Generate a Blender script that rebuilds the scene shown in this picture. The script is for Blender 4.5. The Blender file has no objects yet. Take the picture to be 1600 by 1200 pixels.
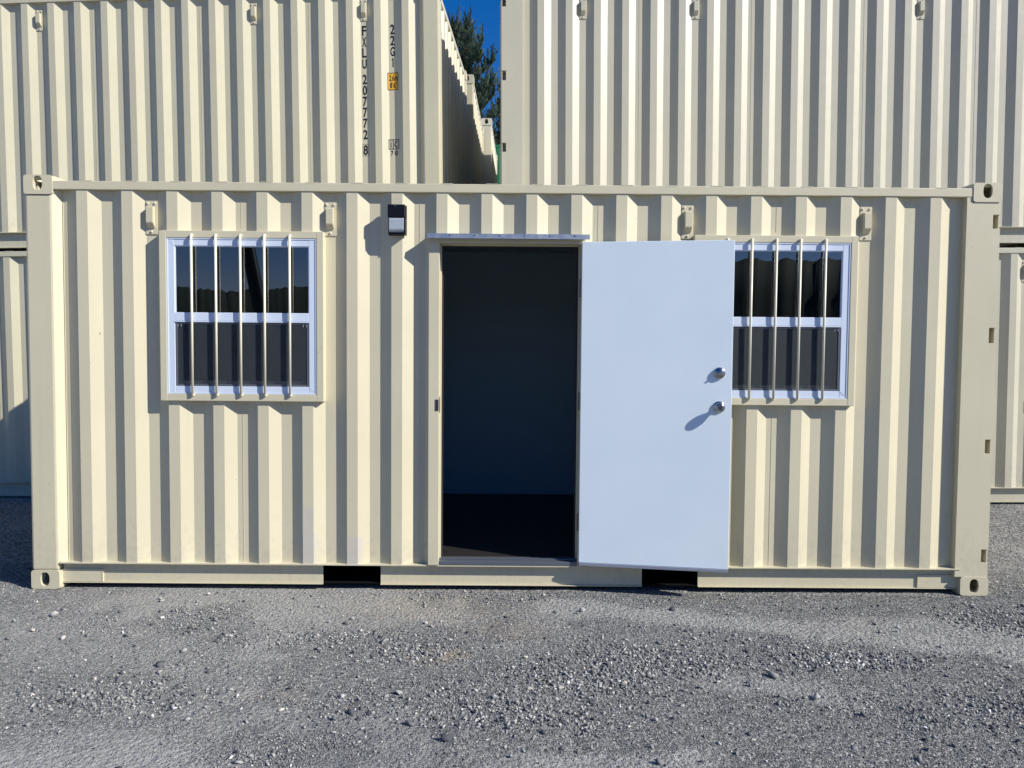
import bpy, bmesh, math, random
import numpy as np
from mathutils import Vector, Matrix
R = math.radians
scene = bpy.context.scene
COL = scene.collection

# ------------------------------------------------------------------ camera, sky, sun, exposure
F, CX, CY, CZ, PI_, YA, RO = 1155.0, 3.01757529, -4.62019741, 1.51964073, .0430778169, .00234069761, .00803148414
def ray(a, b):
    c, s = math.cos(RO), math.sin(RO); x = c*a + s*b; y = -s*a + c*b
    r = (x, 1.0, -y)
    c, s = math.cos(PI_), math.sin(PI_); r = (r[0], c*r[1] + s*r[2], -s*r[1] + c*r[2])
    c, s = math.cos(YA), math.sin(YA)
    return Vector((c*r[0] + s*r[1], -s*r[0] + c*r[1], r[2]))
fw = ray(0, 0); rt = ray(1, 0) - fw; up = ray(0, -1) - fw
cd = bpy.data.cameras.new('camera'); cam = bpy.data.objects.new('camera', cd); COL.objects.link(cam)
m3 = Matrix((rt, up, -fw)).transposed()
cam.matrix_world = Matrix.Translation((CX, CY, CZ)) @ m3.to_4x4()
cd.sensor_width = 36; cd.lens = F/1600*36; cd.clip_start = .05; cd.clip_end = 3000
scene.camera = cam

SUN_AZ, SUN_EL = 64.5, 34.5          # azimuth east of the wall normal, elevation
wd = bpy.data.worlds.new('World'); scene.world = wd; wd.use_nodes = True
nt = wd.node_tree; bg = nt.nodes['Background']
sky = nt.nodes.new('ShaderNodeTexSky'); sky.sky_type = 'NISHITA'; sky.sun_disc = False
sky.sun_elevation = R(SUN_EL); sky.sun_rotation = R(180 - SUN_AZ)
sky.air_density = 1.0; sky.dust_density = .25; sky.ozone_density = 2.6; sky.altitude = 300
hs = nt.nodes.new('ShaderNodeHueSaturation'); hs.inputs['Saturation'].default_value = 1.45; hs.inputs['Value'].default_value = 1.22
tm = nt.nodes.new('ShaderNodeMix'); tm.data_type = 'RGBA'; tm.blend_type = 'MULTIPLY'; tm.inputs['Factor'].default_value = 1; tm.inputs['B'].default_value = (1.0, .82, 1.09, 1)
nt.links.new(sky.outputs[0], hs.inputs['Color']); nt.links.new(hs.outputs[0], tm.inputs['A']); nt.links.new(tm.outputs['Result'], bg.inputs[0]); bg.inputs[1].default_value = .073
sd = bpy.data.lights.new('sun', 'SUN'); sun = bpy.data.objects.new('sun', sd); COL.objects.link(sun)
sd.energy = 5.0; sd.angle = R(.53); sd.color = (1, .965, .9)
sv = Vector((math.sin(R(SUN_AZ))*math.cos(R(SUN_EL)), -math.cos(R(SUN_AZ))*math.cos(R(SUN_EL)), math.sin(R(SUN_EL))))
sun.rotation_euler = sv.to_track_quat('Z', 'Y').to_euler(); sun.location = (12, -8, 12)
scene.view_settings.view_transform = 'Standard'; scene.view_settings.look = 'None'
scene.view_settings.exposure = .35; scene.view_settings.gamma = 1

# ------------------------------------------------------------------ materials
def mat(name, col, rough=.5, metal=0, spec=.5):
    m = bpy.data.materials.new(name); m.use_nodes = True
    b = m.node_tree.nodes['Principled BSDF']
    b.inputs['Base Color'].default_value = (*col, 1); b.inputs['Roughness'].default_value = rough
    b.inputs['Metallic'].default_value = metal; b.inputs['Specular IOR Level'].default_value = spec
    return m
class NT:
    def __init__(s, m): s.t = m.node_tree; s.b = s.t.nodes.get('Principled BSDF')
    def n(s, ty, **k):
        x = s.t.nodes.new(ty)
        for a, v in k.items(): setattr(x, a, v)
        return x
    def l(s, a, b): s.t.links.new(a, b)
    def coord(s, scale=(1, 1, 1)):
        tc = s.n('ShaderNodeTexCoord'); mp = s.n('ShaderNodeMapping'); mp.inputs['Scale'].default_value = scale
        s.l(tc.outputs['Object'], mp.inputs[0]); return mp.outputs[0]
    def noise(s, vec, sc, det=4, ro=.55):
        x = s.n('ShaderNodeTexNoise'); x.inputs['Scale'].default_value = sc; x.inputs['Detail'].default_value = det
        x.inputs['Roughness'].default_value = ro; s.l(vec, x.inputs['Vector']); return x.outputs['Fac']
    def ramp(s, f, stops):
        x = s.n('ShaderNodeValToRGB'); cr = x.color_ramp
        while len(cr.elements) < len(stops): cr.elements.new(.5)
        for e, (p, c) in zip(cr.elements, stops): e.position = p; e.color = (*c, 1) if len(c) == 3 else c
        s.l(f, x.inputs[0]); return x.outputs[0]
    def mix(s, f, a, b, mode='MIX'):
        x = s.n('ShaderNodeMix', data_type='RGBA', blend_type=mode)
        for sock, v in ((x.inputs['Factor'], f), (x.inputs['A'], a), (x.inputs['B'], b)):
            if isinstance(v, (int, float)): sock.default_value = v
            elif isinstance(v, tuple): sock.default_value = (*v, 1)
            else: s.l(v, sock)
        return x.outputs['Result']
    def math(s, op, a, b=0):
        x = s.n('ShaderNodeMath', operation=op)
        for i, v in enumerate((a, b)):
            if isinstance(v, (int, float)): x.inputs[i].default_value = v
            else: s.l(v, x.inputs[i])
        return x.outputs[0]
    def bump(s, h, strength, dist):
        x = s.n('ShaderNodeBump'); x.inputs['Strength'].default_value = strength; x.inputs['Distance'].default_value = dist
        s.l(h, x.inputs['Height']); s.l(x.outputs[0], s.b.inputs['Normal'])
def box_mask(n, xyz, x0, x1, z0, z1, soft, wob=None):
    # soft-edged rectangle on the wall in object x,z
    def edge(v, lo, hi):
        a = n.n('ShaderNodeMapRange'); a.inputs[1].default_value = lo - soft; a.inputs[2].default_value = lo + soft; n.l(v, a.inputs[0])
        b = n.n('ShaderNodeMapRange'); b.inputs[1].default_value = hi + soft; b.inputs[2].default_value = hi - soft; n.l(v, b.inputs[0])
        return n.math('MULTIPLY', a.outputs[0], b.outputs[0])
    return n.math('MULTIPLY', edge(xyz.outputs[0], x0, x1), edge(xyz.outputs[2], z0, z1))
def paint(name, col, dirt=1.0, patches=False):
    m = mat(name, col, .42); n = NT(m)
    v = n.coord()
    big = n.noise(v, 1.3, 3); fine = n.noise(v, 14, 5, .65)
    st = n.noise(n.coord((28, 28, .7)), 1.0, 4, .6)
    c = n.mix(n.ramp(big, [(.3, (0, 0, 0)), (.75, (1, 1, 1))]), tuple(x*.955 for x in col), tuple(min(1, x*1.03) for x in col))
    c = n.mix(n.math('MULTIPLY', n.ramp(st, [(.55, (0, 0, 0)), (.8, (1, 1, 1))]), .10*dirt), c, (.30, .27, .22))
    # scuffs: thin stretched marks and little chips
    sc = n.noise(n.coord((4, 4, 2.2)), 9, 6, .75)
    c = n.mix(n.math('MULTIPLY', n.ramp(sc, [(.655, (0, 0, 0)), (.70, (1, 1, 1))]), .26*dirt), c, (.22, .20, .17))
    ch = n.noise(v, 38, 2, .5)
    c = n.mix(n.math('MULTIPLY', n.ramp(ch, [(.80, (0, 0, 0)), (.815, (1, 1, 1))]), .8*dirt), c, (.06, .04, .03))
    # dust thrown up against the lowest part of the wall
    tz = n.n('ShaderNodeTexCoord'); sz_ = n.n('ShaderNodeSeparateXYZ'); n.l(tz.outputs['Object'], sz_.inputs[0])
    spl = n.math('SUBTRACT', n.noise(n.coord((1, 1, .8)), 26, 6, .75), n.math('MULTIPLY', n.math('ABSOLUTE', n.math('SUBTRACT', sz_.outputs[2], .2)), .42))
    c = n.mix(n.math('MULTIPLY', n.ramp(spl, [(.44, (0,)*3), (.62, (1,)*3)]), .22*dirt), c, (.33, .31, .28))
    if patches:
        tc = n.n('ShaderNodeTexCoord'); sp = n.n('ShaderNodeSeparateXYZ'); n.l(tc.outputs['Object'], sp.inputs[0])
        wob = n.math('MULTIPLY', n.math('SUBTRACT', n.noise(v, 9, 3), .5), .05)
        cb = n.n('ShaderNodeCombineXYZ'); n.l(n.math('ADD', sp.outputs[0], wob), cb.inputs[0]); n.l(sp.outputs[2], cb.inputs[2])
        s2 = n.n('ShaderNodeSeparateXYZ'); n.l(cb.outputs[0], s2.inputs[0])
        tot = None
        for q in ((1.70, 1.80, .16, .37), (1.715, 1.785, .36, .53), (1.99, 2.085, .16, .345)):
            k = box_mask(n, s2, *q, .012); tot = k if tot is None else n.math('MAXIMUM', tot, k)
        c = n.mix(n.math('MULTIPLY', tot, .6), c, (.53, .495, .45))
    n.l(c, n.b.inputs['Base Color'])
    n.l(n.ramp(fine, [(.3, (.36,)*3), (.7, (.52,)*3)]), n.b.inputs['Roughness'])
    h = n.math('ADD', n.math('MULTIPLY', n.noise(n.coord((1, 1, .5)), 2.6, 2), 1.0), n.math('MULTIPLY', n.noise(v, 160, 2), .015))
    n.bump(h, .35, .006)
    return m
M = {}
M['cream'] = paint('cream_paint', (.615, .562, .392), 1, True)
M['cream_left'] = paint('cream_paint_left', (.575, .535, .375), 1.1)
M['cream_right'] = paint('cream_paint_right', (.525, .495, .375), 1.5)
M['white_door'] = mat('white_door_paint', (.77, .83, .95), .42); n = NT(M['white_door'])
v = n.coord(); c = n.mix(n.ramp(n.noise(v, 2.2, 3), [(.3, (0,)*3), (.7, (1,)*3)]), (.73, .83, .88), (.78, .87, .90))
c = n.mix(n.math('MULTIPLY', n.ramp(n.noise(v, 30, 4, .7), [(.70, (0,)*3), (.76, (1,)*3)]), .12), c, (.3, .33, .38))
n.l(c, n.b.inputs['Base Color']); n.bump(n.math('ADD', n.noise(v, 1.7, 2), n.math('MULTIPLY', n.noise(v, 220, 2), .02)), .3, .004)
M['bar'] = mat('bar_paint', (.70, .66, .52), .4)
M['vinyl'] = mat('white_vinyl', (.62, .69, .79), .3)
M['grey_vinyl'] = mat('sash_vinyl', (.42, .46, .53), .4)
M['black'] = mat('black_metal', (.006, .006, .010), .4, 0, .25)
M['dark_steel'] = mat('dark_steel', (.10, .10, .11), .35, .8)
M['nickel'] = mat('satin_nickel', (.42, .42, .43), .22, 1)
M['galv'] = mat('galvanised', (.40, .43, .45), .40, .7)
n = NT(M['galv']); n.l(n.ramp(n.noise(n.coord(), 30, 3), [(.3, (.28,)*3), (.7, (.5,)*3)]), n.b.inputs['Roughness'])
M['alu'] = mat('shade_toned_aluminium', (.17, .19, .22), .45, .6)  # base colour darkened to stand in for shade on the threshold
M['sweep'] = mat('grey_sweep', (.30, .33, .40), .45, .3)
M['screen_frame'] = mat('screen_frame_grey', (.10, .11, .13), .5)
M['gasket'] = mat('black_rubber', (.02, .02, .022), .7)
M['pocket_shade'] = mat('painted_pocket_shade', (.006, .006, .006), .95, 0, .1)  # near-black colour paints the fork pockets' deep shade
M['liner'] = mat('interior_panel', (.31, .44, .51), .6); n = NT(M['liner'])
wv = n.n('ShaderNodeTexBrick'); wv.offset = 0; wv.squash = 1
n.l(n.coord((1, 1, 1)), wv.inputs[0])
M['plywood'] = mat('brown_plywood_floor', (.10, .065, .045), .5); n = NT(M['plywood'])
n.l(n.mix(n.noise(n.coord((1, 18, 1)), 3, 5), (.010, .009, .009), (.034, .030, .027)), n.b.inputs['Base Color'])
M['lamp_glass'] = mat('prismatic_lens', (.62, .68, .74), .18); M['lamp_glass'].node_tree.nodes['Principled BSDF'].inputs['Transmission Weight'].default_value = .35
n = NT(M['lamp_glass']); w = n.n('ShaderNodeTexWave', bands_direction='X'); w.inputs['Scale'].default_value = 70; n.l(n.coord(), w.inputs[0]); n.bump(w.outputs['Fac'], .5, .001)
M['ink'] = mat('black_lettering', (.012, .012, .014), .5)
M['yellow'] = mat('amber_sticker', (.80, .42, .03), .45)
M['green'] = mat('green_container_paint', (.02, .16, .06), .5)
M['white_box'] = mat('pale_container_paint', (.62, .58, .44), .5)
M['roofm'] = mat('roof_paint', (.6, .56, .42), .6)

def glass(name, tint):
    m = bpy.data.materials.new(name); m.use_nodes = True; t = m.node_tree; t.nodes.remove(t.nodes['Principled BSDF'])
    o = t.nodes['Material Output']; mx = t.nodes.new('ShaderNodeMixShader'); tr = t.nodes.new('ShaderNodeBsdfTransparent')
    gl = t.nodes.new('ShaderNodeBsdfGlossy'); gl.inputs['Roughness'].default_value = .004; tr.inputs[0].default_value = (*tint, 1)
    fr = t.nodes.new('ShaderNodeFresnel'); fr.inputs[0].default_value = 2.25
    t.links.new(fr.outputs[0], mx.inputs[0]); t.links.new(tr.outputs[0], mx.inputs[1]); t.links.new(gl.outputs[0], mx.inputs[2])
    t.links.new(mx.outputs[0], o.inputs[0]); return m
M['glass'] = glass('window_glass', (.42, .50, .50))
def mesh_screen():
    m = bpy.data.materials.new('insect_screen'); m.use_nodes = True; t = m.node_tree; b = t.nodes['Principled BSDF']
    b.inputs['Base Color'].default_value = (.040, .050, .056, 1); b.inputs['Roughness'].default_value = .6
    o = t.nodes['Material Output']; mx = t.nodes.new('ShaderNodeMixShader'); tr = t.nodes.new('ShaderNodeBsdfTransparent')
    mx.inputs[0].default_value = .52; t.links.new(tr.outputs[0], mx.inputs[1]); t.links.new(b.outputs[0], mx.inputs[2]); t.links.new(mx.outputs[0], o.inputs[0]); return m
M['screen'] = mesh_screen()

# ------------------------------------------------------------------ helpers
def obj(name, bm, m, parent=None, smooth=False):
    me = bpy.data.meshes.new(name)
    if isinstance(bm, bmesh.types.BMesh):
        bmesh.ops.recalc_face_normals(bm, faces=bm.faces)
        bm.to_mesh(me); bm.free()
    else: me = bm
    for x in (m if isinstance(m, (list, tuple)) else [m]): me.materials.append(x)
    if smooth: me.polygons.foreach_set('use_smooth', [True]*len(me.polygons))
    o = bpy.data.objects.new(name, me); COL.objects.link(o)
    if parent: o.parent = parent
    return o
def tag(o, label=None, cat=None, group=None, kind=None):
    for k, v_ in (('label', label), ('category', cat), ('group', group), ('kind', kind)):
        if v_: o[k] = v_
    return o
def empty(name, loc=(0, 0, 0), rot=(0, 0, 0)):
    o = bpy.data.objects.new(name, None); COL.objects.link(o); o.location = loc; o.rotation_euler = rot; o.empty_display_size = .3
    return o
def box(bm, x0, x1, y0, y1, z0, z1, bev=0, mi=0):
    vs = [bm.verts.new((x, y, z)) for x in (x0, x1) for y in (y0, y1) for z in (z0, z1)]
    fs = [bm.faces.new([vs[i] for i in f]) for f in ((0, 1, 3, 2), (4, 6, 7, 5), (0, 4, 5, 1), (2, 3, 7, 6), (0, 2, 6, 4), (1, 5, 7, 3))]
    if bev:
        es = list({e for f in fs for e in f.edges})
        r = bmesh.ops.bevel(bm, geom=es, offset=bev, segments=2, profile=.6, affect='EDGES', clamp_overlap=True)
        fs = r['faces']
    if mi:
        for f in fs: f.material_index = mi
    return vs
def bx(*a, **k):
    bm = bmesh.new(); box(bm, *a, **k); return bm
def cyl(bm, p, q, r, n=16, r2=None, cap=True):
    p, q = Vector(p), Vector(q); d = q - p; L_ = d.length
    mt = Matrix.Translation((p+q)/2) @ d.to_track_quat('Z', 'Y').to_matrix().to_4x4()
    bmesh.ops.create_cone(bm, cap_ends=cap, segments=n, radius1=r, radius2=r if r2 is None else r2, depth=L_, matrix=mt)
def lathe(bm, prof, c, axis, n=24):
    # prof: (dist along axis, radius)
    ax = Vector(axis).normalized(); q = ax.to_track_quat('Z', 'Y'); rings = []
    for d, r in prof:
        rings.append([bm.verts.new(Vector(c) + q @ Vector((r*math.cos(2*math.pi*i/n), r*math.sin(2*math.pi*i/n), d))) for i in range(n)])
    for a, b in zip(rings, rings[1:]):
        for i in range(n): bm.faces.new((a[i], a[(i+1) % n], b[(i+1) % n], b[i]))
    bm.faces.new(rings[0]); bm.faces.new(rings[-1])

# ------------------------------------------------------------------ shipping containers
L, W, H0 = 6.058, 2.438, 2.591
PIT = .279
def profile(x0, p, xa, xb):
    """flute breakpoints along x: outer flat ends at x0 + k*p"""
    pts = []
    k = math.floor((xa - x0)/p) - 1
    while x0 + k*p < xb + p:
        b = x0 + k*p
        pts += [(b - .068*p/.279, .010), (b, .010), (b + .069*p/.279, .046), (b + .139*p/.279, .046)]
        k += 1
    return pts
def prof_y(pts, x):
    for (xa, ya), (xb, yb) in zip(pts, pts[1:]):
        if xa <= x <= xb: return ya + (yb-ya)*(x-xa)/(xb-xa)
    return .03
def side_panel(pts, xs, z0, z1, holes=(), flip=None):
    """corrugated sheet with window and door openings; xs = (start, end) with the end transitions"""
    xa, xb = xs
    br = sorted({round(x, 5) for x, _ in pts if xa + .003 < x < xb - .003} | {xa, xb} | {h for q in holes for h in q[:2]})
    zs = sorted({z0, z1} | {h for q in holes for h in q[2:]})
    bm = bmesh.new(); grid = {}
    def V(i, j):
        if (i, j) not in grid: grid[i, j] = bm.verts.new((br[i], prof_y(pts, br[i]), zs[j]))
        return grid[i, j]
    for i in range(len(br)-1):
        for j in range(len(zs)-1):
            cx, cz = (br[i]+br[i+1])/2, (zs[j]+zs[j+1])/2
            if any(a < cx < b and c_ < cz < d for a, b, c_, d in holes): continue
            bm.faces.new((V(i, j), V(i+1, j), V(i+1, j+1), V(i, j+1)))
    return bm
def plate_hole(bm, o, u, v_, w, h, ox, oz, rw, rh, th, rad=.014):
    """rounded plate with an oval slot; o corner, u/v unit axes, thickness along u x v * -1"""
    o, u, v_ = Vector(o), Vector(u), Vector(v_); n_ = u.cross(v_)
    N = 48; outer = []; inner = []
    for i in range(N):
        a = 2*math.pi*(i+.5)/N; ca, sa = math.cos(a), math.sin(a)
        # outer rectangle by projecting the ray from the slot centre
        t = min(((w-ox) if ca > 0 else ox)/max(abs(ca), 1e-6), ((h-oz) if sa > 0 else oz)/max(abs(sa), 1e-6))
        px, pz = ox + ca*t, oz + sa*t
        # round corners
        for (qx, qz) in ((rad, rad), (w-rad, rad), (rad, h-rad), (w-rad, h-rad)):
            if (px - qx)*(1 if qx > w/2 else -1) > 0 and (pz - qz)*(1 if qz > h/2 else -1) > 0:
                d = Vector((px-qx, pz-qz)); d.normalize(); px, pz = qx + d.x*rad, qz + d.y*rad
        outer.append((px, pz))
        e = 2/3.0
        inner.append((ox + rw*math.copysign(abs(ca)**.8, ca), oz + rh*math.copysign(abs(sa)**.8, sa)))
    def ring(pts, d): return [bm.verts.new(o + u*x + v_*z + n_*d) for x, z in pts]
    of, inf, ob, ib = ring(outer, 0), ring(inner, 0), ring(outer, -th), ring(inner, -th)
    for i in range(N):
        j = (i+1) % N
        bm.faces.new((of[i], of[j], inf[j], inf[i])); bm.faces.new((ob[j], ob[i], ib[i], ib[j]))
        bm.faces.new((inf[i], inf[j], ib[j], ib[i])); bm.faces.new((of[j], of[i], ob[i], ob[j]))
def casting(bm, sx, sy, sz, H, front=True):
    """hollow corner block; sx,sy,sz in (0,1) pick the corner"""
    w, d, h = .178, .162, .118
    x0 = 0 if not sx else L - w; y0 = 0 if not sy else W - d; z0 = 0 if not sz else H - h
    hz = .068 if sz else .062
    # long side face (front or back)
    cxh = .087 if not sx else w - .090
    if not sy: plate_hole(bm, (x0, y0, z0), (1, 0, 0), (0, 0, 1), w, h, cxh, hz, .029, .044, .016)
    else: plate_hole(bm, (x0+w, y0+d, z0), (-1, 0, 0), (0, 0, 1), w, h, w-cxh, hz, .029, .044, .016)
    # end face; slot left out at the right end to block sunlight
    if sx: box(bm, x0+w-.015, x0+w-.001, y0+.017, y0+d-.002, z0+.001, z0+h-.001, .004)
    else: plate_hole(bm, (x0+.001, y0+d-.002, z0+.001), (0, -1, 0), (0, 0, 1), d-.019, h-.002, d/2-.01, hz, .03, .042, .014, .006)
    # top or bottom face; slot closed at the right end, keeping sun out
    if sx: box(bm, x0+.016, x0+w-.016, y0+.017, y0+d-.002, z0+(h-.021 if sz else .001), z0+(h-.001 if sz else .021))
    elif sz: plate_hole(bm, (x0+.016, y0+.017, z0+h-.001), (1, 0, 0), (0, 1, 0), w-.032, d-.019, w/2-.016, d/2-.01, .055, .032, .02, .004)
    else: plate_hole(bm, (x0+.016, y0+d-.002, z0+.001), (1, 0, 0), (0, -1, 0), w-.032, d-.019, w/2-.016, d/2-.01, .055, .032, .02, .004)
    # closed faces towards the container
    xi = x0 + (w - .014 if not sx else 0)
    box(bm, xi, xi+.014, y0+.017, y0+d-.002, z0+.003, z0+h-.003)
    zi = z0 + (0 if sz else h-.014)
    box(bm, x0+.017, x0+w-.017, y0+.017, y0+d-.002, zi, zi+.013)
    yi = y0 + (d-.014 if not sy else 0)
    box(bm, x0+.016, x0+w-.016, yi + (.001 if not sy else 0), yi+.012, z0+.004, z0+h-.004)
NOTCH = ((.209, .295), (.905, .994), (1.601, 1.696), (2.311, 2.397))
def post(bm, x0, x1, z0, z1, notch=0, y0=.006, y1=.12):
    """front corner post; notch = +1 lashing notches at the right edge, -1 at the left"""
    if not notch: box(bm, x0, x1, y0, y1, z0, z1, .013); return
    e0, e1 = (x1-.045, x1) if notch > 0 else (x0, x0+.045)
    if notch > 0: box(bm, x0, e0, y0, y1, z0, z1)
    else: box(bm, e1, x1, y0, y1, z0, z1)
    zz = [z0] + [q for p in NOTCH for q in p] + [z1]
    for a, b in zip(zz[::2], zz[1::2]):
        if notch > 0:
            vs = box(bm, e0, e1, y0, y1, a, b)
        else: vs = box(bm, e0, e1, y0, y1, a, b)
    for a, b in NOTCH:   # the lashing bar at the back of the notch
        box(bm, e0, e1, y0+.085, y1, a, b)
        k = e1 - .009 if notch > 0 else e0 + .001
        box(bm, k, k+.008, y0+.006, y0+.084, a, b)
def vent(root, cx, zt, mt, y=.046):
    w = .074; zb = zt - .208
    bm = bmesh.new(); box(bm, cx-w/2, cx+w/2, y-.006, y-.001, zb, zt, .0015)
    p = obj('vent', bm, mt, root)
    bm = bmesh.new(); a, b = cx-w*.31, cx+w*.31; yf = y-.038; yb = y-.0065; z1, z2, z3, z4 = zb+.035, zb+.068, zt-.045, zt-.036
    prof = [(yb, z1), (yf, z2), (yf, z3), (yb, z4)]
    A = [bm.verts.new((a, *q)) for q in prof]; B = [bm.verts.new((b, *q)) for q in prof]
    bm.faces.new(A); bm.faces.new(B[::-1])
    for i in range(4): bm.faces.new((A[i], A[(i+1) % 4], B[(i+1) % 4], B[i]))
    bmesh.ops.recalc_face_normals(bm, faces=bm.faces)
    bmesh.ops.bevel(bm, geom=list(bm.edges), offset=.003, segments=2, affect='EDGES')
    obj('vent_hood', bm, mt, p)
    for (sx, sz) in ((-.022, zt-.016), (.022, zt-.016), (0, zb+.016)):
        bm = bmesh.new(); lathe(bm, [(0, .0075), (.004, .0075), (.007, .004)], (cx+sx, y-.006, sz), (0, -1, 0), 10); obj('screw', bm, mt, p)
    return p
def bottom_rail(mt, root, xa, xb, zb, y, pockets):
    bm = bmesh.new(); s = (1 if y == 0 else -1); Y = lambda a, b: (a, b) if y == 0 else (W-b, W-a)
    box(bm, xa, xb, *Y(.002, .060), .1625, .1695)
    segs = [xa] + [q for p in pockets for q in p] + [xb]
    for a, b in zip(segs[::2], segs[1::2]):
        box(bm, a, b, *Y(.046, .052), zb+.001, .1622); box(bm, a, b, *Y(.034, .080), zb-.005, zb)
    for a, b in pockets:
        box(bm, a, b, *Y(.046, .052), .1555, .1622)
    if y == 0:
        box(bm, xa, xa+.25, .038, .0458, zb+.002, .12); box(bm, xb-.25, xb, .038, .0458, zb+.002, .12)
        for q in (xa+.25, xb-.252): box(bm, q, q+.004, .036, .0458, zb+.002, .12)
    return obj('bottom_rail', bm, mt, root)
def container(loc, rot, mt, H=H0, x0=.387, p=PIT, door_left=False, vents=(1, 5, 13, 17), inset=.034, holes=(), pockets=True, detail=True, seams=(0, 4, 8, 12, 16), vt=None, name='shipping_container'):
    root = empty(name, loc, rot)
    dw, nw = .213, .169
    pl, pr = (dw, nw) if door_left else (nw, dw)
    pts = profile(x0, p, 0, L)
    xa, xb = pl - .002, L - pr + .002
    # replace the ends of the profile with flats that meet the posts
    zb, ztop = .1698, H - inset - .054
    pts = [q for q in pts if pl+.045 < q[0] < L-pr-.045]
    if pts[0][1] < .02: pts = pts[1:] if pts[1][1] < .02 else [(pts[0][0]-.069, .046)] + pts
    if pts[-1][1] < .02: pts = pts[:-1] if pts[-2][1] < .02 else pts + [(pts[-1][0]+.069, .046)]
    pts = ([(0, .048), (pl+.01, .048)] if door_left else [(0, .010), (pl, .010), (pl+.040, .052)]) + [q for q in pts if pl+.05 < q[0] < L-pr-.045] + ([(L-pr-.040, .052), (L-pr, .010), (L, .010)] if door_left else [(L-pr-.01, .050), (L, .052)])
    sw = obj('side_wall', side_panel(pts, (xa, xb), zb, ztop, holes), mt, root)
    # weld seams on inner flats
    for k in seams:
        b = x0 + k*p + .104*p/.279
        if xa + .1 < b < xb - .1:
            for (h0, h1) in _free(b, zb+.002, ztop-.002, holes): obj('weld_seam', bx(b-.0012, b+.0012, .0443, .0465, h0, h1), mt, sw)
    xw = .213 if not door_left else L-.213
    obj('weld_seam', bx(xw-.0012, xw+.0012, .0475, .0600, zb+.002, ztop-.002), mt, sw)
    # rear side: the same sheet turned round
    bm = side_panel(pts, (xa, xb), zb, ztop)
    bmesh.ops.rotate(bm, verts=bm.verts, cent=(L/2, W/2, 0), matrix=Matrix.Rotation(math.pi, 3, 'Z'))
    obj('side_wall', bm, mt, root)
    # posts
    for sy in (0, 1):
        for sx in (0, 1):
            bm = bmesh.new()
            door = (sx == 0) == door_left
            wdt = dw if door else nw
            a, b = (0.004, wdt) if sx == 0 else (L-wdt, L-.004)
            post(bm, a, b, .1185, H-.1185, (1 if sx else -1) if door and sy == 0 and detail else 0)
            if sy == 1: bmesh.ops.scale(bm, verts=bm.verts, vec=(1, -1, 1)); bmesh.ops.translate(bm, verts=bm.verts, vec=(0, W, 0)); bmesh.ops.reverse_faces(bm, faces=bm.faces)
            if door and sy == 0:
                bx0, bx1 = (L-wdt, L-.1785) if sx else (.1785, wdt)
                box(bm, bx0, bx1, .007, .119, H-.1184, H-inset-.0535)
            po = obj('corner_post', bm, mt, root)
            for sz in (0, 1):
                bm = bmesh.new(); casting(bm, sx, sy, sz, H); obj('corner_casting', bm, mt, po)
    # rails
    for s in (0, 1):
        y0, y1 = (.004, .064) if s == 0 else (W-.064, W-.004)
        bm = bmesh.new(); box(bm, .1785, L-.1785, y0, y1, H-inset-.053, H-inset, .004)
        if s == 0:
            for k in range(int(L/p)):   # small weld toes left on top of the rail
                q = x0 + k*p
                if .3 < q < L-.3: box(bm, q-.04, q+.035, .0032, .012, H-inset-.0015, H-inset+.0028)
        obj('top_rail', bm, mt, root)
    pk = ((1.832, 2.2), (3.868, 4.226)) if pockets else ()
    zb_ = inset + .002
    for s in (0, 1): bottom_rail(mt, root, .1785, L-.1785, zb_, s, pk if s == 0 else ())
    for a, b in pk:
        bm = bmesh.new(); zt = .155
        box(bm, a-.006, a-.001, .053, W-.06, zb_+.004, zt); box(bm, b+.001, b+.006, .053, W-.06, zb_+.004, zt); box(bm, a-.006, b+.006, .053, W-.06, zt+.0005, zt+.005)
        box(bm, a-.001, b+.001, .050, W-.06, zb_-.002, zb_+.003)
        obj('fork_pocket', bm, M['pocket_shade'], root)
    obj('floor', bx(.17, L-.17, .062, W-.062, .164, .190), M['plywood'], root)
    # end walls: fluted front end, door end
    for sx in (0, 1):
        door = (sx == 0) == door_left
        bm = bmesh.new(); s = 1 if sx else -1; X = lambda q: L - q if sx else q
        if not door:
            ep = .252; prof = []; y = .16
            while y < W - .17:
                prof += [(y, .012), (y+.088, .012), (y+.126, .055), (y+.214, .055)]; y += ep
            prof = [q for q in prof if q[0] < W-.165] + [(W-.16, .03)]
            lo = [bm.verts.new((X(d), y_, .1)) for y_, d in prof]; hi = [bm.verts.new((X(d), y_, H-.06)) for y_, d in prof]
            for i in range(len(prof)-1): bm.faces.new((lo[i], lo[i+1], hi[i+1], hi[i]))
            o_ = obj('end_wall', bm, mt, root)
            bm = bmesh.new(); q = sorted((X(.01), X(.07)))
            box(bm, *q, .163, W-.163, H-.095, H-.034, .004); obj('end_rail', bm, mt, root)
            bm = bmesh.new(); box(bm, *q, .163, W-.163, .034, .13, .004); obj('end_rail', bm, mt, root)
        else:
            for (a, b) in ((.163, W/2-.004), (W/2+.004, W-.163)):
                bm = bmesh.new(); q = sorted((X(.02), X(.06))); box(bm, *q, a, b, .13, H-.12, .004)
                d_ = obj('cargo_door', bm, mt, root)
                for f in (.28, .72):
                    bm = bmesh.new(); yy = a + (b-a)*f; cyl(bm, (X(.002), yy, .1), (X(.002), yy, H-.1), .017, 12); obj('locking_bar', bm, mt, d_)
            bm = bmesh.new(); q = sorted((X(.01), X(.08))); box(bm, *q, .163, W-.163, H-.118, H-.02, .004); obj('end_rail', bm, mt, root); bm = bmesh.new(); box(bm, *q, .163, W-.163, .02, .126, .004); obj('end_rail', bm, mt, root)
    # roof with shallow cross flutes
    bm = bmesh.new(); xs, k = [], .1
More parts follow.
